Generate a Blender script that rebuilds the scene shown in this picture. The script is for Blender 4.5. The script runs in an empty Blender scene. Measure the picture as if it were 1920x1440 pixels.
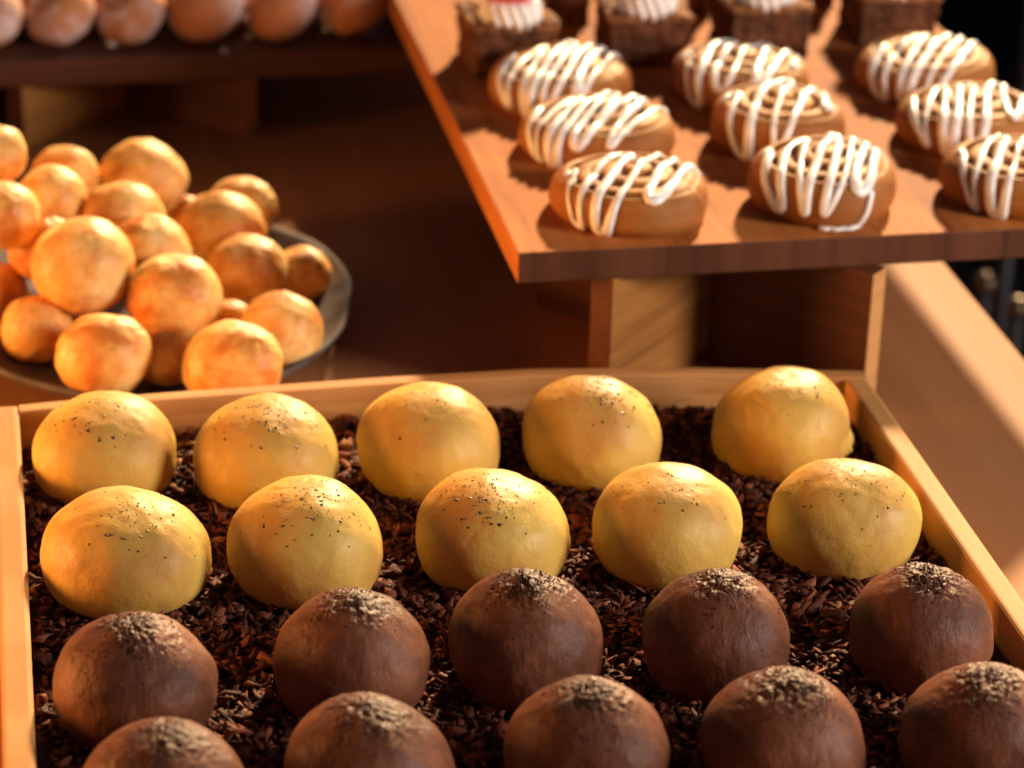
import bpy, bmesh, math, random
import numpy as np
from mathutils import Vector, Matrix, noise

SC = bpy.context.scene
COL = SC.collection
rad = math.radians

# ------------------------------------------------------------------ camera
FPX, PX, PY = 5200.0, 960.0, 720.0            # focal length and centre in photograph pixels
XD = Vector((0.98258292, -0.05632185, 0.17708375))   # camera axes (right, down, forward) seen from the world axes
YD = Vector((-0.18409442, -0.42478083, 0.88638055))
ZD = Vector((0.02529919, -0.90354252, -0.42775093))
CAM = Vector((-0.23850631, -1.22957909, 0.71940856))

def at(px, py, z):
    """point of the plane at height z (metres) seen at pixel px, py of the photograph"""
    c = Vector(((px - PX) / FPX, (py - PY) / FPX, 1.0))
    d = Vector((XD.dot(c), YD.dot(c), ZD.dot(c)))
    return CAM + d * ((z - CAM.z) / d.z)

cd = bpy.data.cameras.new('camera')
cam = bpy.data.objects.new('camera', cd)
COL.objects.link(cam)
right = Vector((XD.x, YD.x, ZD.x)); down = Vector((XD.y, YD.y, ZD.y)); fwd = Vector((XD.z, YD.z, ZD.z))
M = Matrix((right, -down, -fwd)).transposed().to_4x4()
M.translation = CAM
cam.matrix_world = M
cd.sensor_width = 36.0
cd.lens = 36.0 * FPX / 1920.0
cd.clip_start = 0.05
cd.clip_end = 60
cd.dof.use_dof = True
cd.dof.focus_distance = 1.37
cd.dof.aperture_fstop = 6.3
SC.camera = cam

# ------------------------------------------------------------------ light
SUN_EL, SUN_AZ = 26.5, 27.0        # azimuth measured from +Y towards +X: the sun stands behind the table, to the right
w = bpy.data.worlds.new('World'); SC.world = w; w.use_nodes = True
nt = w.node_tree
bg = nt.nodes['Background']
sky = nt.nodes.new('ShaderNodeTexSky'); sky.sky_type = 'NISHITA'; sky.sun_disc = False
sky.sun_elevation = rad(SUN_EL); sky.sun_rotation = rad(SUN_AZ)
nt.links.new(sky.outputs[0], bg.inputs[0]); bg.inputs[1].default_value = 0.008

def lamp(name, kind, loc, target, energy, color, size=None, angle=None, spread=None):
    l = bpy.data.lights.new(name, kind); o = bpy.data.objects.new(name, l); COL.objects.link(o)
    o.location = loc
    o.rotation_euler = (Vector(target) - Vector(loc)).to_track_quat('-Z', 'Y').to_euler()
    l.energy = energy; l.color = color
    if size: l.shape = 'DISK'; l.size = size
    if angle is not None: l.angle = angle
    if spread: l.spread = spread
    return o
sd = Vector((math.sin(rad(SUN_AZ)) * math.cos(rad(SUN_EL)), math.cos(rad(SUN_AZ)) * math.cos(rad(SUN_EL)), math.sin(rad(SUN_EL))))
lamp('sun', 'SUN', sd * 5, (0, 0, 0), 5.0, (1.0, 0.69, 0.38), angle=rad(3.5))
lamp('warm_lamp', 'AREA', (-1.05, 0.20, 0.19), (0.06, 0.03, 0.05), 1.9, (1.0, 0.41, 0.11), size=0.46, spread=rad(74))
lamp('window_light', 'AREA', (1.50, -0.72, 0.66), (0.1, 0.0, 0.02), 17.0, (1.0, 0.85, 0.76), size=0.5)

SC.view_settings.view_transform = 'Standard'
SC.view_settings.look = 'None'
SC.view_settings.exposure = 1.15
SC.view_settings.gamma = 1.0
SC.view_settings.use_curve_mapping = False
SC.render.engine = 'CYCLES'
SC.cycles.max_bounces = 8

# ------------------------------------------------------------------ helpers
def tag(o, label=None, cat=None, group=None, kind=None):
    if label: o['label'] = label
    if cat: o['category'] = cat
    if group: o['group'] = group
    if kind: o['kind'] = kind
    return o

def empty(name, loc=(0, 0, 0), rz=0.0):
    o = bpy.data.objects.new(name, None); COL.objects.link(o)
    o.location = loc; o.rotation_euler = (0, 0, rz); o.empty_display_size = 0.008
    return o

def mesh_obj(name, verts, faces, mat, parent=None, smooth=True, attrs=None):
    me = bpy.data.meshes.new(name)
    me.from_pydata([tuple(v) for v in verts], [], [tuple(f) for f in faces])
    if smooth: me.shade_smooth()
    for an, vals in (attrs or {}).items():
        a = me.attributes.new(an, 'FLOAT', 'POINT'); a.data.foreach_set('value', np.asarray(vals, dtype=np.float32))
    me.materials.append(mat)
    o = bpy.data.objects.new(name, me); COL.objects.link(o)
    o.parent = parent
    return o

def bm_obj(name, bm, mat, parent=None, smooth=False):
    me = bpy.data.meshes.new(name); bm.to_mesh(me); bm.free()
    if smooth: me.shade_smooth()
    me.materials.append(mat)
    o = bpy.data.objects.new(name, me); COL.objects.link(o); o.parent = parent
    return o

def box_bm(size, loc=(0, 0, 0), bev=0.0015, rz=0.0):
    bm = bmesh.new()
    bmesh.ops.create_cube(bm, size=1.0)
    bmesh.ops.scale(bm, vec=size, verts=bm.verts)
    if bev: bmesh.ops.bevel(bm, geom=bm.edges[:], offset=bev, segments=2, affect='EDGES', profile=0.6)
    if rz: bmesh.ops.rotate(bm, cent=(0, 0, 0), matrix=Matrix.Rotation(rz, 3, 'Z'), verts=bm.verts)
    bmesh.ops.translate(bm, vec=loc, verts=bm.verts)
    return bm

class NT:
    def __init__(s, name):
        s.m = bpy.data.materials.new(name); s.m.use_nodes = True; s.t = s.m.node_tree
        s.b = s.t.nodes['Principled BSDF']
    def n(s, typ, **kw):
        x = s.t.nodes.new(typ)
        for k, v in kw.items():
            if k in x.inputs: x.inputs[k].default_value = v
            else: setattr(x, k, v)
        return x
    def l(s, a, b): s.t.links.new(a, b)
    def coords(s, scale=(1, 1, 1), rot=(0, 0, 0)):
        tc = s.n('ShaderNodeTexCoord'); oi = s.n('ShaderNodeObjectInfo')
        mp = s.n('ShaderNodeMapping'); mp.inputs['Scale'].default_value = scale; mp.inputs['Rotation'].default_value = rot
        ad = s.n('ShaderNodeVectorMath', operation='ADD')
        mu = s.n('ShaderNodeVectorMath', operation='SCALE'); mu.inputs[3].default_value = 3.7
        cmb = s.n('ShaderNodeCombineXYZ')
        s.l(oi.outputs['Random'], cmb.inputs[0]); s.l(oi.outputs['Random'], cmb.inputs[1]); s.l(cmb.outputs[0], mu.inputs[0])
        s.l(tc.outputs['Object'], ad.inputs[0]); s.l(mu.outputs[0], ad.inputs[1]); s.l(ad.outputs[0], mp.inputs[0])
        return mp.outputs[0]
    def noise(s, vec, scale, detail=4, rough=0.55, dist=0.0):
        x = s.n('ShaderNodeTexNoise'); x.inputs['Scale'].default_value = scale; x.inputs['Detail'].default_value = detail
        x.inputs['Roughness'].default_value = rough; x.inputs['Distortion'].default_value = dist
        if vec is not None: s.l(vec, x.inputs['Vector'])
        return x.outputs['Fac']
    def ramp(s, fac, stops):
        r = s.n('ShaderNodeValToRGB'); e = r.color_ramp.elements
        while len(e) < len(stops): e.new(0.5)
        for i, (p, c) in enumerate(stops):
            e[i].position = p; e[i].color = (*c, 1) if len(c) == 3 else c
        s.l(fac, r.inputs[0]); return r.outputs[0]
    def mix(s, fac, a, b, blend='MIX'):
        x = s.n('ShaderNodeMix'); x.data_type = 'RGBA'; x.blend_type = blend
        for sock, v in ((x.inputs[0], fac), (x.inputs[6], a), (x.inputs[7], b)):
            if isinstance(v, (int, float)): sock.default_value = v
            elif isinstance(v, tuple): sock.default_value = (*v, 1)
            else: s.l(v, sock)
        return x.outputs[2]
    def math(s, op, a, b=0.0, c=0.0):
        x = s.n('ShaderNodeMath', operation=op)
        for i, v in enumerate((a, b, c)):
            if isinstance(v, (int, float)): x.inputs[i].default_value = v
            else: s.l(v, x.inputs[i])
        return x.outputs[0]
    def bump(s, h, dist, strength=1.0, normal=None):
        x = s.n('ShaderNodeBump'); x.inputs['Distance'].default_value = dist; x.inputs['Strength'].default_value = strength
        s.l(h, x.inputs['Height'])
        if normal is not None: s.l(normal, x.inputs['Normal'])
        return x.outputs[0]
    def attr(s, name):
        x = s.n('ShaderNodeAttribute'); x.attribute_name = name; return x
    def done(s, color=None, rough=0.5, normal=None, sss=0.0, sssr=(1, .4, .2), spec=0.5, sscale=0.005, metal=0.0, coat=0.0):
        b = s.b
        if color is not None:
            if isinstance(color, tuple): b.inputs['Base Color'].default_value = (*color, 1)
            else: s.l(color, b.inputs['Base Color'])
        if isinstance(rough, (int, float)): b.inputs['Roughness'].default_value = rough
        else: s.l(rough, b.inputs['Roughness'])
        if normal is not None: s.l(normal, b.inputs['Normal'])
        b.inputs['Specular IOR Level'].default_value = spec
        b.inputs['Metallic'].default_value = metal
        if sss:
            b.inputs['Subsurface Weight'].default_value = sss; b.inputs['Subsurface Radius'].default_value = sssr
            b.inputs['Subsurface Scale'].default_value = sscale
        if coat: b.inputs['Coat Weight'].default_value = coat; b.inputs['Coat Roughness'].default_value = 0.25
        return s.m

def wood(name, dark, mid, light, axis='Y', rough=0.42, s=1.0, diag=0.0, spec=0.45):
    t = NT(name)
    st = {'X': (1.2, 22, 22), 'Y': (22, 1.2, 22), 'Z': (22, 22, 1.2)}[axis]
    v = t.coords(tuple(q * s for q in st), (0, diag, diag))
    n1 = t.noise(v, 1.6, 6, 0.62, 1.2)
    v2 = t.coords(tuple(q * s * 7 for q in st), (0, diag, diag))
    n2 = t.noise(v2, 1.3, 3, 0.6, 0.3)
    v3 = t.coords((s * 3, s * 3, s * 3))
    n3 = t.noise(v3, 1.2, 2, 0.5)
    f = t.math('ADD', t.math('MULTIPLY', n1, 0.75), t.math('MULTIPLY', n2, 0.25))
    c = t.ramp(f, [(0.30, dark), (0.47, mid), (0.68, light)])
    c = t.mix(t.math('MULTIPLY', t.ramp(n2, [(0.32, (1, 1, 1)), (0.44, (0, 0, 0))]), 0.35), c, dark)
    c = t.mix(t.math('MULTIPLY', n3, 0.25), c, light, 'SOFT_LIGHT')
    r = t.math('ADD', rough - 0.08, t.math('MULTIPLY', n1, 0.18))
    return t.done(c, r, t.bump(f, 0.0006, 0.6), spec=spec)

W_TABLE = wood('table_wood', (0.31, 0.14, 0.052), (0.36, 0.165, 0.064), (0.40, 0.19, 0.076), 'Y', 0.64, 0.6, spec=0.13)
W_BOARD = wood('board_wood', (0.20, 0.060, 0.015), (0.42, 0.150, 0.037), (0.54, 0.215, 0.058), 'Y', 0.7, 0.8, spec=0.10)
W_END = wood('end_grain_wood', (0.05, 0.016, 0.007), (0.10, 0.034, 0.014), (0.16, 0.06, 0.025), 'Z', 0.6, 0.55, 0.5, spec=0.3)
W_DARK = wood('dark_board_wood', (0.05, 0.016, 0.008), (0.09, 0.028, 0.012), (0.14, 0.045, 0.018), 'X', 0.5, 0.8)
W_TRAY = wood('tray_wood', (0.40, 0.20, 0.07), (0.48, 0.245, 0.085), (0.56, 0.315, 0.125), 'Y', 0.65, 1.0, spec=0.18)
W_TRAYX = wood('tray_wood_cross', (0.36, 0.17, 0.06), (0.50, 0.26, 0.095), (0.62, 0.36, 0.15), 'X', 0.65, 1.0, spec=0.18)
W_RISER_SHADE = wood('riser_wood', (0.06, 0.012, 0.004), (0.10, 0.024, 0.007), (0.15, 0.042, 0.012), 'X', 0.55, 0.7)  # riser wood with the shade painted into its colour
W_RISER_LIT = wood('pale_riser_wood', (0.14, 0.048, 0.010), (0.29, 0.125, 0.028), (0.36, 0.17, 0.042), 'X', 0.5, 0.5, 0.35)  # same riser wood, painted lighter for the lit faces

# ------------------------------------------------------------------ the setting
def plain(name, col, rough=0.8, spec=0.3, metal=0.0, sc=4.0, var=0.3):
    t = NT(name); n = t.noise(t.coords((1, 1, 1)), sc, 4)
    c = t.mix(t.math('MULTIPLY', n, var), col, tuple(q * 0.4 for q in col))
    return t.done(c, rough, spec=spec, metal=metal)
M_FLOOR = plain('dark_floor', (0.018, 0.014, 0.014), 0.8, 0.1)
M_WALL = plain('dark_wall', (0.020, 0.017, 0.018), 0.9, 0.1)
def sheet(name, pts, mat):
    o = mesh_obj(name, pts, [(0, 1, 2, 3)], mat, smooth=False); return tag(o, kind='structure')
sheet('floor', [(-6, -4, -0.9), (6, -4, -0.9), (6, 5, -0.9), (-6, 5, -0.9)], M_FLOOR)
sheet('wall', [(-6, 4.2, -0.9), (6, 4.2, -0.9), (6, 4.2, 0.35), (-6, 4.2, 0.35)], M_WALL)

ct = empty('wooden_counter', (0, 0.2, 0))
tag(ct, 'long wooden counter that carries the bun tray, the plate and the display boards', 'counter')
bm_obj('counter_top', box_bm((1.535, 2.8, 0.05), (0.385 - 1.535 / 2, 0.2, -0.025), 0.004), W_TABLE, ct)
bm_obj('counter_side', box_bm((1.45, 2.7, 0.83), (0.345 - 1.45 / 2, 0.2, -0.466), 0.004), W_DARK, ct)
for o in ct.children: o.location = (0, -0.2, 0)

# thin rods in the dark beyond the counter
M_ROD = plain('dull_metal', (0.03, 0.03, 0.036), 0.5, 0.4, 0.6)
M_KNOB = plain('brass_knob', (0.10, 0.065, 0.035), 0.4, 0.5, 0.6)
def rod(px, py, z, label, knob=True):
    p = at(px, py, z)
    r = empty('metal_rod', (p.x, p.y, -0.9))
    tag(r, label, 'rod', 'metal rods in the dark beyond the counter')
    bm = bmesh.new(); bmesh.ops.create_cone(bm, cap_ends=True, segments=12, radius1=0.006, radius2=0.006, depth=0.9 + z + (0 if knob else 0.3))
    bmesh.ops.translate(bm, vec=(0, 0, (0.9 + z + (0 if knob else 0.3)) / 2), verts=bm.verts)
    bm_obj('shaft', bm, M_ROD, r, True)
    if knob:
        bm = bmesh.new(); bmesh.ops.create_uvsphere(bm, u_segments=16, v_segments=12, radius=0.010)
        bmesh.ops.translate(bm, vec=(0, 0, 0.9 + z + 0.008), verts=bm.verts); bm_obj('knob', bm, M_KNOB, r, True)
rod(1847, 548, -0.20, 'dull metal rod with a brass knob nearer the counter edge')
rod(1906, 594, -0.20, 'dull metal rod with a brass knob farther from the counter edge')
rod(1880, 560, -0.25, 'plain bluish metal rod without a knob beyond the counter', False)

# ------------------------------------------------------------------ tray
ZR, ZN = 0.042, 0.024
XI0, XI1 = -0.237, 0.2345
tray = empty('wooden_tray', (0, 0, 0))
tag(tray, 'shallow wooden tray filled with dark cocoa nibs and two kinds of round buns', 'tray')
YF = -0.305
def outer_y(x):
    pts = [(-0.252, .1835), (-0.215, .1870), (-0.15, .1905), (-0.03, .1945), (.058, .1945), (.15, .1840), (.247, .1665)]
    for (a, ya), (b, yb) in zip(pts, pts[1:]):
        if x <= b:
            t = (x - a) / (b - a); t = max(0, t); return ya + (yb - ya) * t
    return pts[-1][1]
def wall_strip(name, line, mat, z0=0.0, z1=ZR):
    """line: list of (outer xy, inner xy); solid wall with softened top edges"""
    prof = []
    vs, fs = [], []
    for (o, i) in line:
        o = Vector(o); i = Vector(i); d = (i - o)
        e = 0.0012 / d.length
        for (f, z) in ((0, z0), (0, z1 - .0012), (e, z1 - .0003), (2 * e, z1), (1 - 2 * e, z1), (1 - e, z1 - .0003), (1, z1 - .0012), (1, z0)):
            p = o + d * f; vs.append((p.x, p.y, z))
    n = 8
    for k in range(len(line) - 1):
        for j in range(n):
            a = k * n + j; b = k * n + (j + 1) % n
            fs.append((a, b, b + n, a + n))
    fs.append(tuple(range(n))[::-1]); fs.append(tuple((len(line) - 1) * n + j for j in range(n)))
    return mesh_obj(name, vs, fs, mat, tray, smooth=False)
xs = np.linspace(XI0 + 0.0015, 0.2475, 26)
wall_strip('rear_wall', [((x, outer_y(x)), (x, outer_y(x) - 0.0115)) for x in xs], W_TRAYX)
ysl = np.linspace(outer_y(-.25) - 0.001, YF, 14)
wall_strip('left_wall', [((-0.2515 + .001 * math.sin((y + .1) * 9), y), (XI0 + .0012 * math.sin((y + .1) * 7), y)) for y in ysl], W_TRAY, 0, ZR - .0002)
ysr = np.linspace(outer_y(.24) - 0.0125, YF, 14)
wall_strip('right_wall', [((0.2475, y), (XI1, y)) for y in ysr], W_TRAY, 0, ZR - .0002)
wall_strip('front_wall', [((x, YF - 0.0135), (x, YF - .001)) for x in np.linspace(-.2515, .2475, 4)], W_TRAYX)
bm_obj('base_panel', box_bm((0.468, 0.47, 0.008), (-.0012, -0.066, 0.006), 0), W_TRAY, tray)

# where the buns stand: x, y, diameter
YEL = [(-.191, .123, .0799), (-.1063, .1058, .0801), (-.0164, .1050, .0796), (.0746, .1052, .0781), (.1790, .1012, .0775),
       (-.1863, .0036, .0834), (-.0971, .0000, .0800), (-.0001, .0010, .0813), (.0896, -.0065, .0796), (.1826, -.0106, .0781)]
CHO = [(-.1905, -.122, .0765), (-.0898, -.1131, .0745), (-.0032, -.1111, .0745), (.0873, -.1190, .0730), (.1876, -.127, .0715),
       (-.186, -.2142, .0750), (-.0939, -.2091, .0765), (.0034, -.2079, .0735), (.0948, -.2121, .0760), (.1850, -.2200, .0760)]
# cocoa nibs: uncountable -> one object
def nibs():
    rng = np.random.default_rng(7)
    N = 26000
    base = np.array([[-1, -.6, -.5], [1, -.45, -.5], [.8, .6, -.45], [-.75, .5, -.5], [-.8, -.4, .5], [.7, -.5, .4], [.9, .35, .5], [-.5, .6, .45]], float)
    faces = np.array([[0, 3, 2, 1], [4, 5, 6, 7], [0, 1, 5, 4], [1, 2, 6, 5], [2, 3, 7, 6], [3, 0, 4, 7]])
    x = rng.uniform(XI0 + .003, XI1 - .003, N); u = rng.uniform(0, 1, N)
    yb = np.array([outer_y(q) - .0135 for q in x]); y = YF + .004 + u * (yb - YF - .006)
    bumpz = np.array([noise.noise((a * 28, b * 28, 0)) for a, b in zip(x, y)])
    z = ZN - .004 + rng.uniform(0, .0045, N) + .0022 * bumpz
    for (bx, by, bd) in YEL + CHO:      # the flakes heap a little against each bun
        dd = np.hypot(x - bx, y - by) - bd * .40
        z += .0030 * np.exp(-(dd / .006) ** 2)
    L = rng.lognormal(math.log(.0029), .40, N).clip(0, .0060); W = L * rng.uniform(.5, .95, N); H = L * rng.uniform(.12, .36, N)
    V = base[None] + rng.normal(0, .16, (N, 8, 3))
    V *= np.stack([L, W, H], 1)[:, None, :]
    yaw = rng.uniform(0, 2 * np.pi, N); pit = rng.normal(0, .42, N); rol = rng.normal(0, .5, N)
    def rot(V, a, i, j):
        c, s = np.cos(a)[:, None], np.sin(a)[:, None]; A, B = V[:, :, i].copy(), V[:, :, j].copy()
        V[:, :, i] = c * A - s * B; V[:, :, j] = s * A + c * B
    rot(V, rol, 1, 2); rot(V, pit, 0, 2); rot(V, yaw, 0, 1)
    V += np.stack([x, y, z], 1)[:, None, :]
    V = V.reshape(-1, 3)
    F = (faces[None] + (np.arange(N) * 8)[:, None, None]).reshape(-1)
    # underlying bed
    gx, gy = 60, 60
    bed = []
    for j in range(gy):
        for i in range(gx):
            X = XI0 + .0006 + (XI1 - XI0 - .0012) * i / (gx - 1); Y = YF + (outer_y(X) - .0125 - YF) * j / (gy - 1)
            bed.append((X, Y, ZN - .004 + .0022 * noise.noise((X * 28, Y * 28, 0))))
    n0 = len(V)
    bf = []
    for j in range(gy - 1):
        for i in range(gx - 1):
            a = n0 + j * gx + i; bf += [a, a + 1, a + gx + 1, a + gx]
    V = np.vstack([V, np.array(bed)]); F = np.concatenate([F, np.array(bf)])
    me = bpy.data.meshes.new('cocoa_nibs')
    me.vertices.add(len(V)); me.vertices.foreach_set('co', V.astype(np.float32).ravel())
    nf = len(F) // 4
    me.loops.add(len(F)); me.loops.foreach_set('vertex_index', F.astype(np.int32))
    me.polygons.add(nf); me.polygons.foreach_set('loop_start', (np.arange(nf) * 4).astype(np.int32))
    me.update(calc_edges=True); me.validate()
    v = rng.uniform(0, 1, N)
    vals = np.concatenate([np.repeat(v, 8), np.full(len(bed), .1)])
    a = me.attributes.new('tone', 'FLOAT', 'POINT'); a.data.foreach_set('value', vals.astype(np.float32))
    t = NT('cocoa_nib')
    c = t.ramp(t.attr('tone').outputs['Fac'], [(0.0, (0.035, 0.012, 0.007)), (0.45, (0.095, 0.029, 0.017)), (0.78, (0.19, 0.055, 0.028)), (0.94, (0.22, 0.075, 0.036)), (0.99, (0.38, 0.21, 0.10))])
    nn = t.noise(t.coords(), 900, 2)
    m = t.done(c, t.math('ADD', .55, t.math('MULTIPLY', nn, .3)), t.bump(nn, .0003, .5), spec=.14)
    me.materials.append(m)
    o = bpy.data.objects.new('cocoa_nibs', me); COL.objects.link(o)
    tag(o, 'bed of dark crushed cocoa nibs filling the wooden tray', 'cocoa nibs', kind='stuff')
nibs()

# ------------------------------------------------------------------ buns
def fbm(v, o=4, f=1.0):
    s, a = 0.0, 1.0
    for _ in range(o): s += a * noise.noise(v * f); f *= 2.0; a *= .5
    return s

def bun_profile(R, H, t, peak=1.0, mid=0.38):
    """t 0 (top) .. 1 (base edge)"""
    if t < 0.62:
        a = math.pi / 2 * (1 - t / 0.62)
        return R * math.cos(a) ** peak, mid * H + (1 - mid) * H * math.sin(a)
    b = math.pi / 2 * (1 - (t - 0.62) / 0.38)
    return R * (.74 + .26 * math.sin(b)), mid * H * (1 - math.cos(b))

def bun_mesh(name, R, H, seed, mat, parent, peak=1.0, crust=0.0, dents=0.0, nu=112, nv=72, ovx=1.0):
    off = Vector((seed * 7.31, seed * 3.17, seed * 1.7))
    rnd = random.Random(seed)
    lean = (rnd.uniform(-.06, .06), rnd.uniform(-.05, .05))
    vs, fs, top = [], [], []
    cr = [(rnd.uniform(0, 6.28), rnd.uniform(.25, .75), rnd.uniform(.3, .8)) for _ in range(3)]
    def surf(t, th, fine=True):
        r, z = bun_profile(R, H, t, peak)
        x, y = r * math.cos(th) * ovx, r * math.sin(th) / ovx
        p = Vector((x + lean[0] * z, y + lean[1] * z, z))
        n = Vector((x / R, y / R, (z - .35 * H) / H * 1.3)); n.normalize()
        d = .0019 * fbm(p * 19 + off, 2) + .0007 * fbm(p * 70 + off * 2, 2)
        if dents:
            q = noise.noise(p * 38 + off * 3); rid = 1 - abs(q) * 9
            msk = max(0, noise.noise(p * 30 + off * 5) - .05)
            if rid > 0: d -= dents * rid * msk * 2.2
        k = max(0.0, 1 - t / .42)
        if crust and fine:
            edge = k + .35 * noise.noise(p * 60 + off)
            kk = min(1.0, max(0.0, (edge - .25) * 2.2))
            d += crust * kk * (.9 * noise.noise(p * 330 + off) + .7 * noise.noise(p * 800 + off)) + crust * .35 * noise.noise(p * 190 + off) * max(0, .9 - t)
        return p + n * d, n
    for j in range(nv + 1):
        t = (j / nv)
        t = max(t, .0001)
        for i in range(nu):
            p, n = surf(t, 2 * math.pi * i / nu); vs.append(p); top.append(max(0.0, 1 - t / .42))
    for j in range(nv):
        for i in range(nu):
            a = j * nu + i; b = j * nu + (i + 1) % nu
            fs.append((a, a + nu, b + nu, b))
    fs.append(tuple(range(nu)))
    fs.append(tuple(nv * nu + i for i in range(nu))[::-1])
    o = mesh_obj(name, vs, fs, mat, parent, attrs={'top': top})
    return o, surf

def blobs(name, pts, mat, parent, seed, flat=0.55):
    """small angular grains: pts = (position, normal, size)"""
    rnd = random.Random(seed); vs, fs = [], []
    tet = [(1, 0, 0), (-.5, .87, 0), (-.5, -.87, 0), (0, 0, 1), (0, 0, -1), (.3, .6, .5)]
    tf = [(0, 1, 3), (1, 2, 3), (2, 0, 3), (1, 0, 4), (2, 1, 4), (0, 2, 4)]
    for p, n, s in pts:
        q = n.to_track_quat('Z', 'Y').to_matrix() @ Matrix.Rotation(rnd.uniform(0, 6.28), 3, 'Z')
        b = len(vs); sx, sy = rnd.uniform(.6, 1.4), rnd.uniform(.6, 1.1)
        for v in tet[:5]:
            vs.append(p + q @ Vector((v[0] * s * sx * rnd.uniform(.8, 1.2), v[1] * s * sy, v[2] * s * flat)))
        fs += [tuple(b + k for k in f) for f in tf]
    return mesh_obj(name, vs, fs, mat, parent, smooth=False)

def yellow_mat():
    t = NT('yellow_bun_crust'); v = t.coords()
    n1 = t.noise(v, 22, 3, .5, .3); n2 = t.noise(v, 160, 4, .6); n3 = t.noise(v, 60, 4, .6)
    c = t.ramp(n1, [(0.34, (0.62, 0.44, 0.085)), (0.50, (0.56, 0.355, 0.066)), (0.66, (0.46, 0.235, 0.045))])
    tp = t.attr('top').outputs['Fac']
    c = t.mix(t.math('MULTIPLY', t.math('MULTIPLY', tp, n1), 1.0), c, (0.50, 0.24, 0.065))
    c = t.mix(t.math('MULTIPLY', n3, .35), c, (0.58, 0.36, 0.13))
    wr = t.noise(v, 42, 5, .6, 2.2); wr = t.math('ABSOLUTE', t.math('SUBTRACT', wr, .5)); wr = t.ramp(wr, [(0.0, (0, 0, 0)), (0.045, (1, 1, 1))])
    wm = t.ramp(t.noise(v, 18, 2, .5), [(0.50, (0, 0, 0)), (0.64, (1, 1, 1))]); wr = t.mix(wm, (1, 1, 1), wr)
    sp = t.ramp(t.noise(v, 420, 2, .5), [(0.70, (0, 0, 0)), (0.78, (1, 1, 1))])
    c = t.mix(t.math('MULTIPLY', sp, .35), c, (0.30, 0.13, 0.03))
    nb = t.bump(n3, .0007, .6); nb = t.bump(n2, .0007, .8, nb); nb = t.bump(wr, .0003, .25, nb)
    return t.done(c, t.math('ADD', .38, t.math('MULTIPLY', n3, .2)), nb, sss=.12, sssr=(1, .5, .15), spec=.24, sscale=.003)
def choc_mat():
    t = NT('chocolate_bun_crust'); v = t.coords()
    n1 = t.noise(v, 26, 4, .55, .4); n2 = t.noise(v, 240, 4, .65); n3 = t.noise(v, 75, 4, .65)
    c = t.ramp(n1, [(0.30, (0.068, 0.023, 0.012)), (0.50, (0.118, 0.042, 0.021)), (0.70, (0.20, 0.080, 0.040))])
    tp = t.attr('top').outputs['Fac']
    k = t.math('ADD', tp, t.math('MULTIPLY', t.math('SUBTRACT', n3, .5), 1.3))
    k = t.ramp(k, [(0.42, (0, 0, 0)), (0.80, (1, 1, 1))])
    c = t.mix(t.math('MULTIPLY', k, .62), c, (0.050, 0.020, 0.011))
    sp = t.ramp(n2, [(0.64, (0, 0, 0)), (0.70, (1, 1, 1))])
    c = t.mix(t.math('MULTIPLY', sp, .35), c, (0.30, 0.14, 0.075))
    n4 = t.noise(t.coords((160, 70, 50)), 1.0, 4, .6, 1.2); nb = t.bump(n3, .0012, .6); nb = t.bump(n4, .0009, .7, nb); nb = t.bump(n2, .0007, .8, nb)
    return t.done(c, t.math('ADD', .36, t.math('MULTIPLY', n3, .30)), nb, spec=.19, sss=.05, sscale=.002)
M_YEL, M_CHO = yellow_mat(), choc_mat()
t = NT('dark_speck'); M_SPECK = t.done((0.035, 0.018, 0.010), .5)
t = NT('brown_speck'); M_BROWN = t.done((0.28, 0.12, 0.035), .6)
t = NT('cocoa_sugar_grain'); gn = t.noise(t.coords(), 700, 1)
M_GRAIN = t.done(t.ramp(gn, [(.42, (0.014, 0.006, 0.004)), (.58, (0.035, 0.013, 0.006)), (.72, (0.07, 0.03, 0.012))]), .45, spec=.07)

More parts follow.
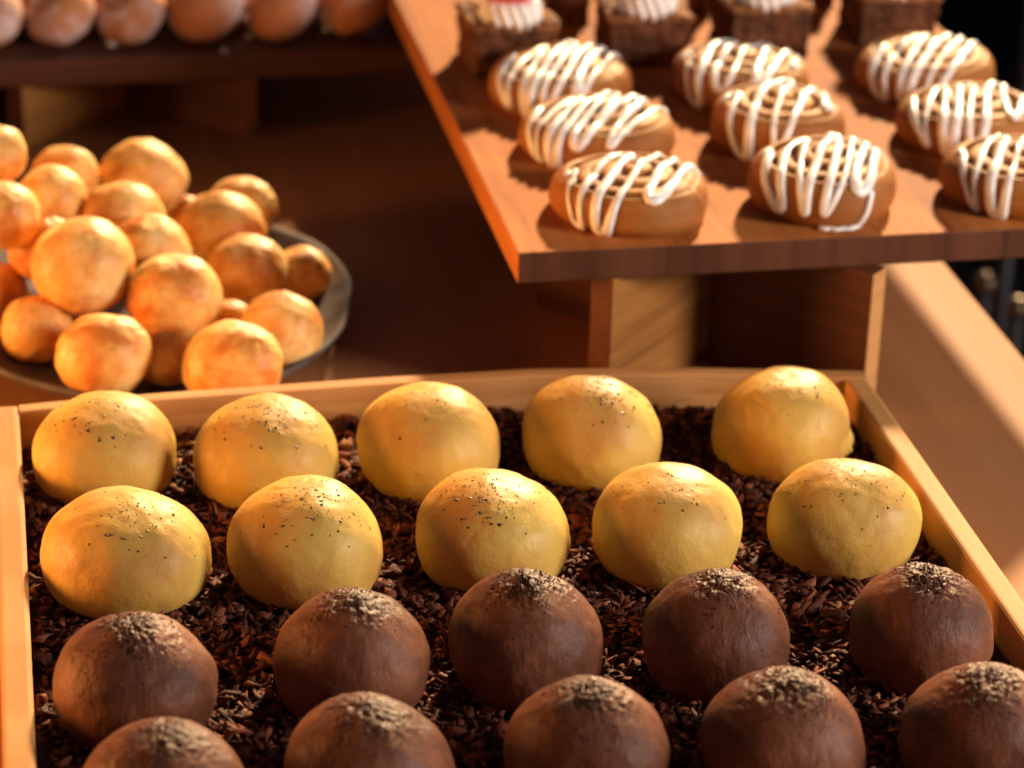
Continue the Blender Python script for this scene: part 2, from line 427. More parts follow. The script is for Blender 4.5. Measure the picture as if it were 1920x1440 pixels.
col_words = ['at the left end', 'second from the left', 'in the middle', 'second from the right', 'at the right end']
YH = [.0480, .0480, .0500, .0500, .0505, .0500, .0510, .0495, .0495, .0480]
YL = ['yellow bun with few dark specks in the rear left corner of the tray',
      'yellow bun with a band of dark specks on top, rear row, second from the left',
      'plain smooth yellow bun almost without specks, middle of the rear row',
      'yellow bun with a browned peak and fine specks, rear row, second from the right',
      'wrinkled yellow bun with a torn lower right side in the rear right tray corner',
      'widest yellow bun, browned, with one big dark speck, left end of the second row',
      'yellow bun with a speckled pale top, behind the second chocolate bun from the left',
      'yellow bun with two dark dots one above the other, centre of the second row',
      'smooth yellow bun with a small dimple and browned cheek, second row, second from the right',
      'oval yellow bun with small dark specks beside the right tray wall, second row']
for i, ((x, y, D), H) in enumerate(zip(YEL, YH)):
    rnd = random.Random(100 + i)
    r = empty('yellow_bun', (x, y, ZN - .0035))
    tag(r, YL[i], 'bun', 'yellow buns in the two rear rows of the tray')
    o, surf = bun_mesh('crust', D / 2 * .985, H + .0035, 11 + i, M_YEL, r, peak=[1.0, 1.02, .92, 1.05, .98, .95, .97, 1.0, .97, .9][i],
                 dents=.0004 if i != 4 else .0009, ovx=1.0 + (0.03 if i in (5, 9) else 0))
    # pepper-like specks round the peak
    big, small = [], []
    nb = [8, 12, 3, 14, 6, 9, 16, 18, 5, 8][i]
    c0 = rnd.uniform(-2.4, -.9)
    for k in range(nb * 7):
        th = rnd.gauss(c0, 1.1); tt = abs(rnd.gauss(.16, .11)) + .02
        p, n = surf(min(tt, .6), th)
        small.append((p + n * .0001, n, rnd.uniform(.0003, .0009)))
    for k in range(nb):
        th = rnd.gauss(c0, .7); tt = abs(rnd.gauss(.22, .09)) + .03
        p, n = surf(min(tt, .6), th)
        big.append((p + n * .0001, n, rnd.uniform(.0007, .0015)))
    if i == 7:
        for dt in (.30, .335): 
            p, n = surf(dt, -1.75); big.append((p, n, .0013))
    if i in (5, 0):
        p, n = surf(.27 if i == 5 else .33, -1.95 if i == 5 else -1.7); big.append((p, n, .0016))
    tag(blobs('dark_specks', big + small[::2], M_SPECK, r, i, .35), kind='stuff')
    tag(blobs('brown_specks', small[1::2], M_BROWN, r, i + 50, .35), kind='stuff')
    if i == 4:      # torn flap of crust low on the right
        vs, fs = [], []
        nseg = 14
        for a in range(nseg):
            th = -.75 + 1.0 * a / (nseg - 1)
            for b_, (tt, out) in enumerate(((.60, .0), (.66, .0030), (.72, .0042 + .0012 * math.sin(a * 1.9)), (.78, .0030 + .001 * math.sin(a * 2.3)), (.84, 0.0))):
                p, n = surf(tt, th); fade = max(0.0, math.sin(math.pi * a / (nseg - 1))) ** .5
                vs.append(p + Vector((math.cos(th), math.sin(th), 0)) * out * fade)
        for a in range(nseg - 1):
            for b_ in range(4):
                q = a * 5 + b_; fs.append((q, q + 1, q + 6, q + 5))
        mesh_obj('torn_flap', vs, fs, M_YEL, r)

CL = ['chocolate bun with a broad crumbly dark patch, nearer row beside the left tray wall',
      'smooth greyish chocolate bun with a small crumbly peak, first chocolate row, second from the left',
      'chocolate bun with a dense glittering cap, middle of the first chocolate row',
      'chocolate bun with a small pointed glittering peak, first chocolate row, second from the right',
      'chocolate bun with a wide dark blistered cap against the right tray wall, first chocolate row',
      'chocolate bun mostly cut off by the bottom of the picture, left end of front row',
      'chocolate bun with a few coarse crumbs on top, front row, second from the left',
      'chocolate bun with a long cap of fine glittering grains, middle of the front row',
      'chocolate bun with a large cap of coarse shiny grains, front row, second from the right',
      'chocolate bun cut by the right picture edge, with a scattered grainy top, front row']
NG = [260, 110, 380, 180, 330, 120, 110, 380, 430, 400]
for i, (x, y, D) in enumerate(CHO):
    rnd = random.Random(300 + i)
    r = empty('chocolate_bun', (x, y, ZN - .0035))
    tag(r, CL[i], 'bun', 'chocolate buns in the two front rows of the tray')
    o, surf = bun_mesh('crust', D / 2 * .985, .0550 + .002 * rnd.random(), 41 + i, M_CHO, r, peak=1.16, crust=.0009, nu=200, nv=120)
    g = []
    cx, cy = rnd.uniform(-.1, .15), rnd.uniform(-.25, -.05)
    sx_, sy_ = rnd.uniform(.16, .32), rnd.uniform(.20, .36)
    for k in range(int(NG[i] * 1.2)):
        a, b_ = rnd.gauss(cx, sx_), rnd.gauss(cy, sy_)
        if noise.noise(Vector((a * 5, b_ * 5, i * 3.3))) < -.12 + .25 * rnd.random() - .1: continue
        rr = math.hypot(a, b_)
        if rr > .85: continue
        tt = .62 * (1 - math.acos(min(.999, rr)) / (math.pi / 2)); tt = max(.004, tt)
        p, n = surf(tt, math.atan2(b_, a))
        g.append((p + n * .0001, n, rnd.uniform(.0003, .0008)))
    tag(blobs('grain_cap', g, M_GRAIN, r, 900 + i, .8), kind='stuff')

# ------------------------------------------------------------------ display boards on crossed risers
def riser(name, label, corners, h, pale=True):
    """corners: front-left, back-right, front-right, back-left"""
    fl, br, fr, bl = [Vector(c) for c in corners]
    c = (fl + br + fr + bl) / 4
    r = empty(name, (c.x, c.y, 0)); tag(r, label, 'riser', 'crossed wooden risers under the display boards')
    T = .015
    def arm(a, b, nm, mat, endm=None):
        d = (b - a); L = d.length; ang = math.atan2(d.y, d.x)
        mid = (a + b) / 2 - c
        o = bm_obj(nm, box_bm((L, T, h), (0, 0, 0), .0008), mat, r)
        o.location = (mid.x, mid.y, h / 2); o.rotation_euler = (0, 0, ang)
        o.data.materials.append(endm)
        for p in o.data.polygons:
            if abs(p.normal.x) > .8: p.material_index = 1
    arm(fl, br, 'cross_panel', W_RISER_LIT, W_RISER_SHADE)  # panel facing the window painted lit, its ends painted shaded
    # second panel slotted through the first: two halves
    d = (bl - fr).normalized(); X = None
    # intersection
    A = br - fl; Bv = bl - fr
    s = ((fr - fl).x * Bv.y - (fr - fl).y * Bv.x) / (A.x * Bv.y - A.y * Bv.x)
    X = fl + A * s
    sn = abs((A.normalized()).cross(d).z) if len(A) == 3 else abs(A.normalized().x * d.y - A.normalized().y * d.x)
    g = (T / 2 + .0004) / max(sn, .2) + .004
    arm(fr, X - d * g, 'slotted_panel', W_RISER_SHADE, W_TRAY); arm(X + d * g, bl, 'slotted_panel', W_RISER_SHADE, W_RISER_SHADE)  # panel turned from the window painted shaded, front end in a lit tone
    return r

def board(name, label, x0, x1, y0, y1, z0, z1, mats, fx=0):
    r = empty(name, ((x0 + x1) / 2, (y0 + y1) / 2, z0)); tag(r, label, 'board', 'wooden display boards')
    o = bm_obj('plank', box_bm((x1 - x0, y1 - y0, z1 - z0), (0, 0, (z1 - z0) / 2), .0009), mats[0], r)
    o.data.materials.append(mats[1])
    for p in o.data.polygons:
        if abs(p.normal.y) > .8: p.material_index = 1
    return r
ZB0, ZB1 = .090, .109
board('display_board', 'raised reddish wooden board carrying the iced cinnamon rolls and brownies', .050, .428, .2068, 1.15, ZB0, ZB1, (W_BOARD, W_END))  # rear end lengthened out of view so its shadow covers the counter
riser('board_riser', 'crossed pale and red wooden riser holding up the cinnamon roll board', [(.101, .211), (.277, .385), (.265, .199), (.102, .382)], ZB0 - .0005)
riser('board_riser', 'crossed riser under the rear left part of the doughnut board', [(-.225, .705), (-.066, .885), (-.053, .712), (-.245, .885)], .0495)
board('doughnut_board', 'dark wooden board in the background carrying sugar dusted doughnuts', -.75, .085, .695, 1.12, .050, .069, (W_DARK, W_DARK))

# ------------------------------------------------------------------ cinnamon rolls
def roll_mat():
    t = NT('cinnamon_roll_dough'); v = t.coords()
    n1 = t.noise(v, 30, 4, .55); n2 = t.noise(v, 150, 4, .6)
    c = t.ramp(n1, [(0.30, (0.54, 0.28, 0.075)), (0.52, (0.41, 0.175, 0.040)), (0.72, (0.26, 0.092, 0.020))])
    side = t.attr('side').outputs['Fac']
    c = t.mix(t.math('MULTIPLY', side, .75), c, (0.27, 0.092, 0.019))  # sides browned, and darkened further with painted-in shade
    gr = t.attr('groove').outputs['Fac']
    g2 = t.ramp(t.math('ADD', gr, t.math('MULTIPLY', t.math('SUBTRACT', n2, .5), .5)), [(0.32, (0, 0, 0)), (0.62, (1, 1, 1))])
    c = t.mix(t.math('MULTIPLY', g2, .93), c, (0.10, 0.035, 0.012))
    nb = t.bump(n2, .0006, .6)
    return t.done(c, t.math('ADD', .50, t.math('MULTIPLY', n1, .2)), nb, sss=.06, sssr=(1, .45, .15), spec=.22, sscale=.003)
M_ROLL = roll_mat()
t = NT('white_icing'); M_ICE = t.done((0.86, 0.84, 0.80), .28, t.bump(t.noise(t.coords(), 300, 3), .0003, .5), sss=.15, sssr=(1, .9, .8), spec=.5, sscale=.002)

def make_roll(label, x, y, D, H, seed, strokes=8, skew=.35, spin=0.0, tail=False, fr_over=.013, bk_over=-.010):
    rnd = random.Random(seed)
    r = empty('cinnamon_roll', (x, y, ZB1)); tag(r, label, 'cinnamon roll', 'iced cinnamon rolls on the raised board')
    H -= .0045
    R = D / 2; off = Vector((seed * 3.3, seed * 1.9, seed * .7))
    # profile by arc length
    E = .0135
    prof = [(q * (R - E) / 20, H) for q in range(21)]
    for k in range(1, 13):
        a = math.pi / 2 * k / 12; prof.append((R - E + E * math.sin(a), H - E * .95 + E * .95 * math.cos(a)))
    for k in range(1, 9):
        q = k / 8; prof.append((R + .0012 * math.sin(math.pi * q) - .0035 * q * q, (H - E * .95) * (1 - q)))
    arc = [0.0]
    for a, b in zip(prof, prof[1:]): arc.append(arc[-1] + math.hypot(b[0] - a[0], b[1] - a[1]))
    P = np.array(prof); A = np.array(arc)
    pitch = .0135 * (R / .047)
    tail_th = rnd.uniform(-1.0, .3)
    def rad_scale(th):
        f = ((th - tail_th) % (2 * math.pi)) / (2 * math.pi)
        st = max(0, 1 - f / .06)
        return (.955 + .055 * f + (.055) * st * st * (3 - 2 * st) * .0) * (1 + .02 * math.sin(2 * th + seed) + .012 * math.sin(3 * th + seed * 2))
    def pos(s, th, groove=1.0):
        rr = float(np.interp(s, A, P[:, 0])); z = float(np.interp(s, A, P[:, 1]))
        k = rad_scale(th)
        f = ((th - tail_th) % (2 * math.pi)) / (2 * math.pi)
        ph = (rr / pitch - f) % 1.0
        wgt = min(1, max(0, (R - .006 - rr) / .006)) * min(1, rr / (pitch * .5))
        d = abs(ph - .5) * 2           # 1 at groove
        gv = min(1.0, max(0.0, (d - .56) / .36))
        ridge = math.sqrt(max(0, 1 - d ** 3))
        dz = (ridge - 1) * .0085 * wgt * groove
        dome = .0056 * math.exp(-(rr / (R * .42)) ** 2) * (1 + 0 * seed)
        tiltz = .0012 * math.sin(th + seed) * rr / R
        onz = z / H
        wob = .0011 * fbm(Vector((rr * math.cos(th) * 30, rr * math.sin(th) * 30, z * 40)) + off, 2)
        zz = z + (dz + dome + tiltz + wob) * (onz if onz < 1 else 1)
        return Vector((rr * k * math.cos(th), rr * k * math.sin(th), max(zz, 0))), (gv * gv * wgt)
    nu, nv = 168, 92
    vs, fs, gr, sd = [], [], [], []
    for j in range(nv + 1):
        s = A[-1] * j / nv + 1e-5
        for i in range(nu):
            p, g = pos(s, 2 * math.pi * i / nu); vs.append(p); gr.append(g); sd.append(min(1, max(0, (s - (R - E)) / .016)))
    for j in range(nv):
        for i in range(nu):
            a = j * nu + i; b = j * nu + (i + 1) % nu; fs.append((a, a + nu, b + nu, b))
    fs.append(tuple(range(nu)))
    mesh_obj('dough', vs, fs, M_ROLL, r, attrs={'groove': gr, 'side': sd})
    # icing drizzle
    pts = []
    n = strokes * 26
    for k in range(n + 1):
        q = k / n; ph = q * strokes
        u = (-1 + 2 * (q + .030 * math.sin(5.2 * q + seed) - .030 * math.sin(seed))) * R * .90 + .14 * 1.8 * R / strokes * math.sin(2 * math.pi * ph)
        chord = math.sqrt(max(.0001, R * R - u * u))
        kk = int(ph + .5); rr_ = random.Random(seed * 31 + kk)
        sn = math.cos(math.pi * ph)
        sn = math.copysign(abs(sn) ** .8, sn)
        amp = (chord + fr_over * rr_.uniform(-.3, 1.5)) if sn < 0 else (chord + bk_over - rr_.uniform(0, .006))
        v_ = sn * amp
        u2 = u + (skew * .8 + .22) * v_ + .0015 * math.sin(ph * 7.3 + seed)
        c, s_ = math.cos(spin), math.sin(spin)
        U, V_ = u2 * c - v_ * s_, u2 * s_ + v_ * c
        rho = min(math.hypot(U, V_), A[-1] - .003); th = math.atan2(V_, U)
        p, _ = pos(rho, th, .35)
        p2, _ = pos(min(rho + .001, A[-1]), th, .35); tn = (p2 - p).normalized(); side = Vector((-math.sin(th), math.cos(th), 0)); nn = side.cross(tn) * -1
        if nn.z < 0 and rho < R: nn = -nn
        if rho >= R and nn.dot(Vector((math.cos(th), math.sin(th), 0))) < 0: nn = -nn
        pts.append((p + nn * .0006, nn, .0024 * (1 + .28 * math.sin(ph * 2.1 + seed) * 1.0 + .22 * noise.noise(Vector((ph * 2.7, seed, 0))) * 2) * (1.18 if sn < -.8 else 1)))
    paths = [pts]
    if tail:
        th = -1.15; tp = []
        for k in range(16):
            s = R + (A[-1] - R) * k / 15; tp.append((s, th - .012 * k))
        q = []
        for s, a in tp:
            p, _ = pos(s, a, .3); nn = Vector((math.cos(a), math.sin(a), .1)).normalized(); q.append((p + nn * .001, nn, .0019))
        e = q[-1][0]
        for k in range(1, 26):
            q.append((Vector((e.x - .0011 * k + (.0016 * (k - 20) if k > 20 else 0), e.y - .002 - .0022 * math.sin(k * .16) + .0006 * math.sin(k * .9) + (.0011 * (k - 20) if k > 20 else 0), .0012)), Vector((0, 0, 1)), .0020 * (1 + .40 * math.sin(k * 1.3))))
        paths.append(q)
    vs, fs = [], []
    for pts in paths:
        # smooth radii
        m = 8; b0 = len(vs); L = len(pts)
        for k, (p, nn, ra) in enumerate(pts):
            a = pts[max(0, k - 1)][0]; b = pts[min(L - 1, k + 1)][0]; tg = (b - a)
            tg = tg.normalized() if tg.length > 1e-7 else Vector((1, 0, 0))
            bi = tg.cross(nn); bi = bi.normalized() if bi.length > 1e-6 else Vector((1, 0, 0)); n2 = bi.cross(tg)
            ra2 = (pts[max(0, k - 2)][2] + ra + pts[min(L - 1, k + 2)][2]) / 3
            if k in (0, L - 1): ra2 *= .4
            for i in range(m):
                an = 2 * math.pi * i / m
                vs.append(p + bi * ra2 * 1.08 * math.cos(an) + n2 * ra2 * .6 * math.sin(an))
        for k in range(L - 1):
            for i in range(m):
                a = b0 + k * m + i; b = b0 + k * m + (i + 1) % m; fs.append((a, b, b + m, a + m))
        fs.append(tuple(b0 + i for i in range(m))[::-1]); fs.append(tuple(b0 + (L - 1) * m + i for i in range(m)))
    mesh_obj('icing', vs, fs, M_ICE, r)
    return r

make_roll('iced cinnamon roll at the rear of the left column, in front of a brownie', .1267, .4638, .0949, .030, 1, 8, .45, .05)
make_roll('iced cinnamon roll in the middle of the left column with tight icing loops', .1307, .3711, .0965, .028, 2, 8, .55, .0)
make_roll('iced cinnamon roll at the front left corner of the board with wide thick icing loops', .1283, .2640, .0955, .0285, 3, 6, .65, .1, fr_over=.016)
make_roll('iced cinnamon roll at the rear of the middle column, partly behind a twin roll', .2482, .4624, .0945, .029, 4, 7, .35, .0)
make_roll('smaller tall cinnamon roll in the centre of the board with three long icing loops', .2469, .3676, .0865, .033, 5, 5, .5, .1, fr_over=.012)
make_roll('cinnamon roll at the middle of the front edge with icing dripping onto the board', .2454, .2620, .0897, .034, 6, 8, .25, .0, tail=True, fr_over=.012)
make_roll('iced cinnamon roll at the rear right of the board beside the last brownie', .3766, .4613, .0948, .029, 7, 6, .75, .1)
make_roll('iced cinnamon roll in the middle of the right column, cut by the picture edge', .3730, .3612, .0940, .029, 8, 8, .2, .0)
make_roll('iced cinnamon roll at the front right of the board with crossing icing strands', .3700, .2590, .0950, .031, 9, 7, .4, .0, fr_over=.014)

# ------------------------------------------------------------------ brownies with piped cream
def brownie_mat():
    t = NT('brownie_crumb'); v = t.coords()
    n1 = t.noise(v, 90, 5, .7); n2 = t.noise(v, 420, 3, .6)
    c = t.ramp(n1, [(0.32, (0.045, 0.017, 0.008)), (0.52, (0.11, 0.040, 0.017)), (0.72, (0.23, 0.09, 0.038))])
    tp = t.attr('crust').outputs['Fac']
    c = t.mix(t.math('MULTIPLY', tp, t.ramp(n1, [(.35, (0.1, .1, .1)), (.55, (.9, .9, .9))])), c, (0.34, 0.15, 0.06))
    return t.done(c, .75, t.bump(n2, .001, .8, t.bump(n1, .002, .7)), spec=.15)
M_BRO = brownie_mat()
t = NT('whipped_cream'); M_CREAM = t.done((0.90, 0.89, 0.86), .5, sss=.2, sssr=(1, .9, .7), sscale=.003)
t = NT('red_berry'); M_RED = t.done((0.62, 0.02, 0.02), .3, spec=.5)
def grid_box(sx, sy, sz, seed, n=26):
    """closed box with rough crumbly faces; top edges overhang as crust"""
    vs, fs, cr = [], [], []
    bm = bmesh.new(); bmesh.ops.create_cube(bm, size=1.0)
    bmesh.ops.subdivide_edges(bm, edges=bm.edges[:], cuts=n, use_grid_fill=True)
    off = Vector((seed * 2.2, seed * 5.1, seed))
    for v in bm.verts:
        p = v.co.copy(); top = p.z > .40
        q = Vector((p.x * sx, p.y * sy, (p.z + .5) * sz))
        nn = Vector((p.x ** 5, p.y ** 5, p.z ** 5)).normalized()
        d = .0020 * noise.noise(q * 160 + off) + .0013 * noise.noise(q * 420 + off) + .0016 * noise.noise(q * 60 + off)
        if top: d += .0020 + .0032 * noise.noise(q * 200 + off * 2) + .0022 * noise.noise(q * 90 + off)
        if p.z < -.45: d = 0; 
        v.co = q + nn * d; v.co.z = max(v.co.z, 0)
    vals = [min(1, max(0, (v.co.z / sz - .88) * 8)) for v in bm.verts]
    return bm, vals
def brownie(x, y, rz, seed, label, z=ZB1):
    r = empty('brownie', (x, y, z), rz); tag(r, label, 'brownie', 'chocolate brownies with piped cream on the raised board')
    bm, vals = grid_box(.055, .055, .034, seed)
    o = bm_obj('cake', bm, M_BRO, r, True)
    a = o.data.attributes.new('crust', 'FLOAT', 'POINT'); a.data.foreach_set('value', vals)
    # ribbed cream rosette
    vs, fs = [], []; nu, nv = 120, 22; ribs = 17
    for j in range(nv + 1):
        q = j / nv
        rr = .0220 * (1 - .10 * q) * (1 if q < .78 else math.sqrt(max(0, 1 - ((q - .78) / .22) ** 2)) * .8 + .2)
        if q < .1: rr *= .86 + 1.4 * q
        zz = .0345 + .0165 * q
        for i in range(nu):
            th = 2 * math.pi * i / nu; ribv = abs(math.cos((th + q * .35) * ribs / 2)) ** .7
            k = rr * (.76 + .24 * ribv)
            vs.append((k * math.cos(th), -.009 + k * math.sin(th), zz - (.003 * ribv if q < .05 else 0)))
    for j in range(nv):
        for i in range(nu):
            a = j * nu + i; b = j * nu + (i + 1) % nu; fs.append((a, b, b + nu, a + nu))
    fs.append(tuple(range(nu))[::-1]); fs.append(tuple(nv * nu + i for i in range(nu)))
    mesh_obj('piped_cream', vs, fs, M_CREAM, r)
    vs, fs = [], []; nu, nv = 28, 14
    for j in range(nv + 1):
        a = math.pi * j / nv; rr = .0195 * math.sin(a) * (1 - .15 * math.cos(a)); zz = .0560 + .0105 * -math.cos(a)
        for i in range(nu):
            th = 2 * math.pi * i / nu; vs.append((rr * math.cos(th), -.009 + rr * math.sin(th), zz))
    for j in range(nv):
        for i in range(nu):
            a = j * nu + i; b = j * nu + (i + 1) % nu; fs.append((a, b, b + nu, a + nu))
    mesh_obj('red_topping', vs, fs, M_RED, r)
    return r
BR = [(.1040, .537, .06, 'leftmost front brownie, with cream and red topping, behind the left roll column'),
      (.2010, .548, -.03, 'cream topped front brownie between the left and middle columns of rolls'),
      (.2870, .558, .04, 'cream topped brownie of the front brownie row, behind the middle roll column'),
      (.3850, .572, -.02, 'cream topped brownie at the right end of the front brownie row'),
      (.1500, .640, .02, 'brownie in the second brownie row, seen between the two leftmost front brownies'),
      (.2440, .655, -.04, 'brownie in the second brownie row, seen between the two middle front brownies'),
      (.3380, .665, .03, 'brownie in the second brownie row, seen between the two rightmost front brownies')]
for i, (x, y, rz, lab) in enumerate(BR): brownie(x, y, rz, i + 3, lab)

# ------------------------------------------------------------------ plate with cheese breads
def plate():
    t = NT('stoneware_glaze'); n = t.noise(t.coords(), 60, 4, .6)
    m = t.done(t.ramp(n, [(.35, (0.075, 0.062, 0.058)), (.65, (0.15, 0.125, 0.115))]), .75, t.bump(n, .0006, .5), spec=.15)
    RX, RY = .126, .150
    prof = [(0, .006), (.30, .006), (.55, .007), (.72, .009), (.84, .013), (.93, .0185), (.97, .0215), (.995, .0225), (1.0, .0205), (.985, .0175), (.93, .0125), (.82, .006), (.65, .001), (.6, 0), (0, 0)]
    nu = 120; vs, fs = [], []
    for (q, z) in prof:
        q = max(q, .002)
        for i in range(nu):
            th = 2 * math.pi * i / nu
            k = q * (1 + .012 * math.sin(3 * th + .5) + .008 * math.sin(7 * th) + .005 * math.sin(13 * th + 1)); zz = z * (1 + .06 * math.sin(2 * th + 1) + .02 * math.sin(5 * th)) if z > .01 else z
            vs.append((RX * k * math.cos(th), RY * k * math.sin(th), zz))
    n_ = len(prof)
    for j in range(n_ - 1):
        for i in range(nu):
            a = j * nu + i; b = j * nu + (i + 1) % nu; fs.append((a, b, b + nu, a + nu)[::-1])
    o = mesh_obj('stoneware_plate', vs, fs, m)
    o.location = (-.151, .373, 0)
    tag(o, 'dark grey handmade stoneware plate heaped with round cheese breads', 'plate')
plate()
def cheese_mat():
    t = NT('cheese_bread_crust'); v = t.coords()
    n1 = t.noise(v, 34, 4, .6, .4); n2 = t.noise(v, 110, 4, .6); n3 = t.noise(v, 300, 3, .6)
    c = t.ramp(n1, [(0.30, (0.90, 0.66, 0.27)), (0.47, (0.80, 0.44, 0.11)), (0.62, (0.60, 0.21, 0.028))])
    sp = t.ramp(n2, [(0.55, (0, 0, 0)), (0.70, (1, 1, 1))])
    c = t.mix(t.math('MULTIPLY', sp, .45), c, (0.60, 0.23, 0.04))
    return t.done(c, t.math('ADD', .38, t.math('MULTIPLY', n2, .25)), t.bump(n3, .0006, .6, t.bump(n2, .0009, .5)), sss=.12, sssr=(1, .45, .15), spec=.40, sscale=.005)
M_CHE = cheese_mat()
BALLS = [(-0.2406, 0.4276, 0.0989, 0.0193, 0.0178), (-0.1979, 0.4776, 0.0626, 0.0222, 0.0204), (-0.1471, 0.4896, 0.0533, 0.0295, 0.0271), (-0.2076, 0.4156, 0.0722, 0.0228, 0.0209), (-0.2375, 0.3673, 0.0822, 0.0221, 0.0203), (-0.1632, 0.4036, 0.0604, 0.0261, 0.0241), (-0.0845, 0.4642, 0.0401, 0.0231, 0.0212), (-0.1192, 0.4887, 0.0263, 0.0149, 0.0137), (-0.1013, 0.4223, 0.0416, 0.0287, 0.0264), (-0.1511, 0.3586, 0.0553, 0.0263, 0.0242), (-0.2146, 0.3812, 0.0527, 0.0218, 0.0201), (-0.1922, 0.3281, 0.0627, 0.0315, 0.029), (-0.0894, 0.3741, 0.0343, 0.0254, 0.0234), (-0.0538, 0.3861, 0.0256, 0.019, 0.0175), (-0.1392, 0.3124, 0.0453, 0.029, 0.0266), (-0.0781, 0.2882, 0.0311, 0.0257, 0.0236), (-0.2224, 0.3161, 0.028, 0.0218, 0.0201), (-0.2441, 0.3812, 0.0252, 0.0186, 0.0171), (-0.1851, 0.2595, 0.0333, 0.0275, 0.0253), (-0.1479, 0.2715, 0.0245, 0.0177, 0.0163), (-0.1115, 0.2441, 0.0299, 0.0294, 0.027), (-0.178, 0.305, 0.0245, 0.016, 0.015), (-0.105, 0.325, 0.0225, 0.0145, 0.0135)]
BLAB = ['cheese bread at the very top left of the heap, cut by the picture edge', 'pale cheese bread at the top of the heap, left of the biggest orange one',
        'large orange cheese bread at the rear top of the heap, its highest right one', 'pale round cheese bread below the top left of the heap, behind a darker neighbour',
        'cheese bread at the left picture edge halfway up the heap', 'golden cheese bread in front of the large orange one at the rear top',
        'pale cheese bread at the far right of the rear row, behind the bumpy orange one', 'small sliver of a cheese bread between the rear top one and the bumpy orange one',
        'wide bumpy orange cheese bread at the right shoulder of the heap', 'pale flattened cheese bread in the middle of the heap, right behind the largest one',
        'brownish cheese bread hidden behind the left of the largest one', 'largest round cheese bread in the heap, at its front centre left',
        'deep orange ridged cheese bread right of centre, lit on its upper right', 'dull cheese bread at the right end of the heap next to the bare plate rim',
        'round cheese bread with a greyish dimple in the middle front of the heap', 'pale tall cheese bread at the lower right with a bright highlight, near the plate rim',
        'shaded cheese bread at the lower left with an orange knob', 'shaded cheese bread at the left picture edge low in the heap',
        'front cheese bread with a blistered orange top left, resting on the front of the plate', 'small dark cheese bread hidden low between the two front ones',
        'wide golden cheese bread at the front touching the rear wall of the tray in view',
        'small cheese bread mostly hidden beneath the largest one of the heap', 'small cheese bread mostly hidden behind the one with the greyish dimple']
for i, (x, y, z, a, b) in enumerate(BALLS):
    rnd = random.Random(500 + i); off = Vector((i * 3.7, i * 1.3, i * 2.9))
    rz_ = b * 1.02
    bm = bmesh.new(); bmesh.ops.create_icosphere(bm, subdivisions=5, radius=1.0)
    kd = Vector((rnd.uniform(-1, 1), rnd.uniform(-1, .2), rnd.uniform(.1, 1))).normalized(); kn = rnd.choice([0, 0, .10, .14, .08])
    for v in bm.verts:
        n = v.co.normalized()
        k = 1 + .050 * noise.noise(n * 1.1 + off) + .030 * noise.noise(n * 3 + off) + .014 * noise.noise(n * 8 + off)
        dt = n.dot(kd)
        if kn and dt > .72: k += kn * (dt - .72) / .28 * (1 + .5 * noise.noise(n * 7 + off)) * .8
        v.co = Vector((n.x * a * k, n.y * a * .96 * k, n.z * rz_ * k))
    o = bm_obj('cheese_bread', bm, M_CHE, None, True); o.location = (x, y, z)
    tag(o, BLAB[i], 'cheese bread', 'round cheese breads heaped on the plate')

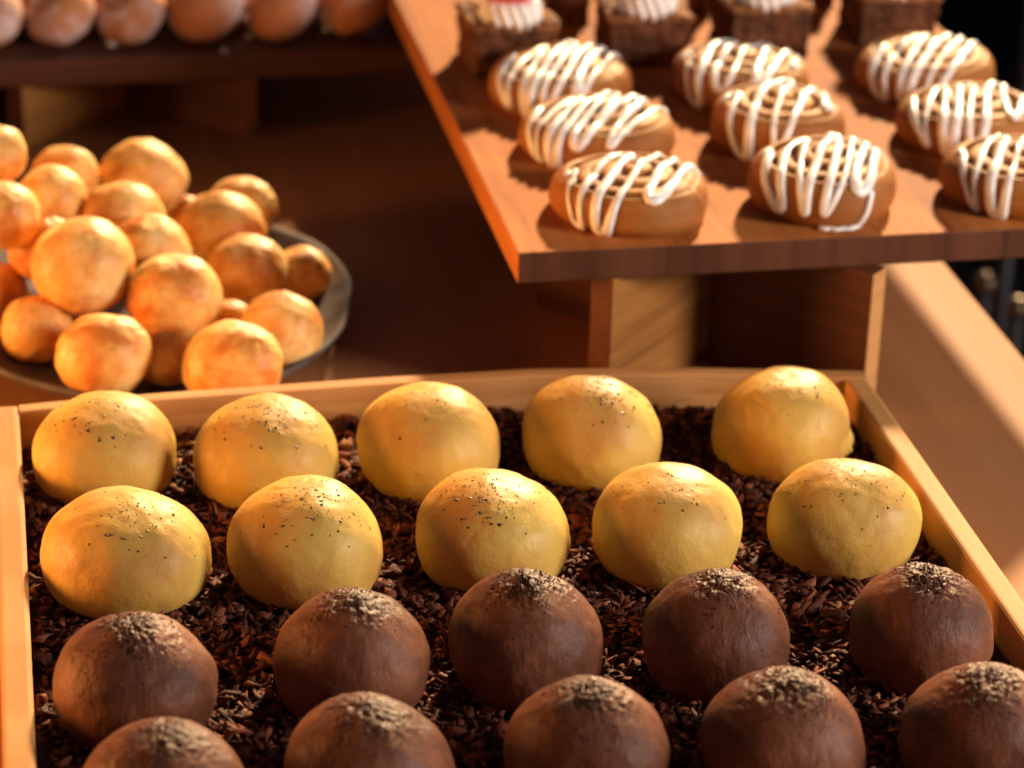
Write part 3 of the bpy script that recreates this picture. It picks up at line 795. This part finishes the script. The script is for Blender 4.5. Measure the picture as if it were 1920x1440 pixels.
# ------------------------------------------------------------------ sugar dusted doughnuts in the background
def sugar_mat():
    t = NT('sugared_dough'); v = t.coords()
    n1 = t.noise(v, 34, 5, .65); n2 = t.noise(v, 600, 3, .6)
    c = t.mix(n1, (0.60, 0.26, 0.105), (0.42, 0.155, 0.06))
    k = t.ramp(n1, [(0.46, (0, 0, 0)), (0.66, (.75, .75, .75))])
    c = t.mix(k, c, (0.78, 0.70, 0.72))
    return t.done(c, .6, t.bump(n2, .0006, .6), spec=.3)
M_SUG = sugar_mat()
DX = [(-.241, .0270), (-.189, .0265), (-.138, .0265), (-.083, .0310), (-.028, .0275), (.026, .0290)]
DL = ['leftmost sugared doughnut of the background row, cut by the picture edge', 'sugared doughnut second from the left in the background row',
      'sugared doughnut third from the left in the background row, behind a white crumb', 'widest heavily sugared doughnut in the middle of the background row',
      'browner doughnut with little sugar, second from the right in the background row', 'doughnut at the right end of the background row, beside the raised board edge']
def doughnut(x, y, R, i, label, z=.069):
    vs, fs = [], []; nu, nv = 56, 30; off = Vector((i * 2.3, i * 4.1, 0))
    for j in range(nv + 1):
        a = math.pi * j / nv
        for k in range(nu):
            th = 2 * math.pi * k / nu; n = Vector((math.sin(a) * math.cos(th), math.sin(a) * math.sin(th), math.cos(a)))
            d = 1 + .05 * noise.noise(n * 1.6 + off); dim = 1 - .18 * math.exp(-(math.sin(a) / .35) ** 2)
            vs.append((n.x * R * d, n.y * R * d, n.z * R * .80 * d * dim))
    for j in range(nv):
        for k in range(nu):
            a = j * nu + k; b = j * nu + (k + 1) % nu; fs.append((a, a + nu, b + nu, b))
    o = mesh_obj('sugared_doughnut', vs, fs, M_SUG)
    tilt = rad(26 + (i * 7) % 12)
    o.rotation_euler = (rad(12), -tilt, 0)
    ext = R * math.sqrt(math.sin(tilt) ** 2 + (.80 * math.cos(tilt)) ** 2) * .97
    o.location = (x, y, z + ext * 1.0)
    tag(o, label, 'doughnut', 'sugar dusted doughnuts on the background board')
for i, (x, R) in enumerate(DX): doughnut(x, .735 + .004 * math.sin(i * 3), R, i, DL[i])
DL2 = ['sugared doughnut in the rear row, behind the first and second from the left', 'sugared doughnut in the rear row, behind the second and third from the left',
       'sugared doughnut in the rear row, left behind the widest one', 'sugared doughnut in the rear row, right behind the widest one', 'sugared doughnut in the rear row, behind the gap beside the right end one']
for i, x in enumerate((-.214, -.163, -.110, -.055, .000)): doughnut(x, .789, .0275, i + 20, DL2[i])  # second row added to shade the board behind the front doughnuts
bm = bmesh.new(); bmesh.ops.create_icosphere(bm, subdivisions=2, radius=.004)
for v in bm.verts: v.co *= 1 + .25 * noise.noise(v.co * 500); v.co.z *= .6
t = NT('sugar_white'); MS = t.done((0.8, 0.78, 0.78), .7)
o = bm_obj('sugar_crumb', bm, MS, None, True); p = at(210, 80, .0715); o.location = p
tag(o, 'small white sugar crumb lying on the dark board before the doughnuts', 'crumb')
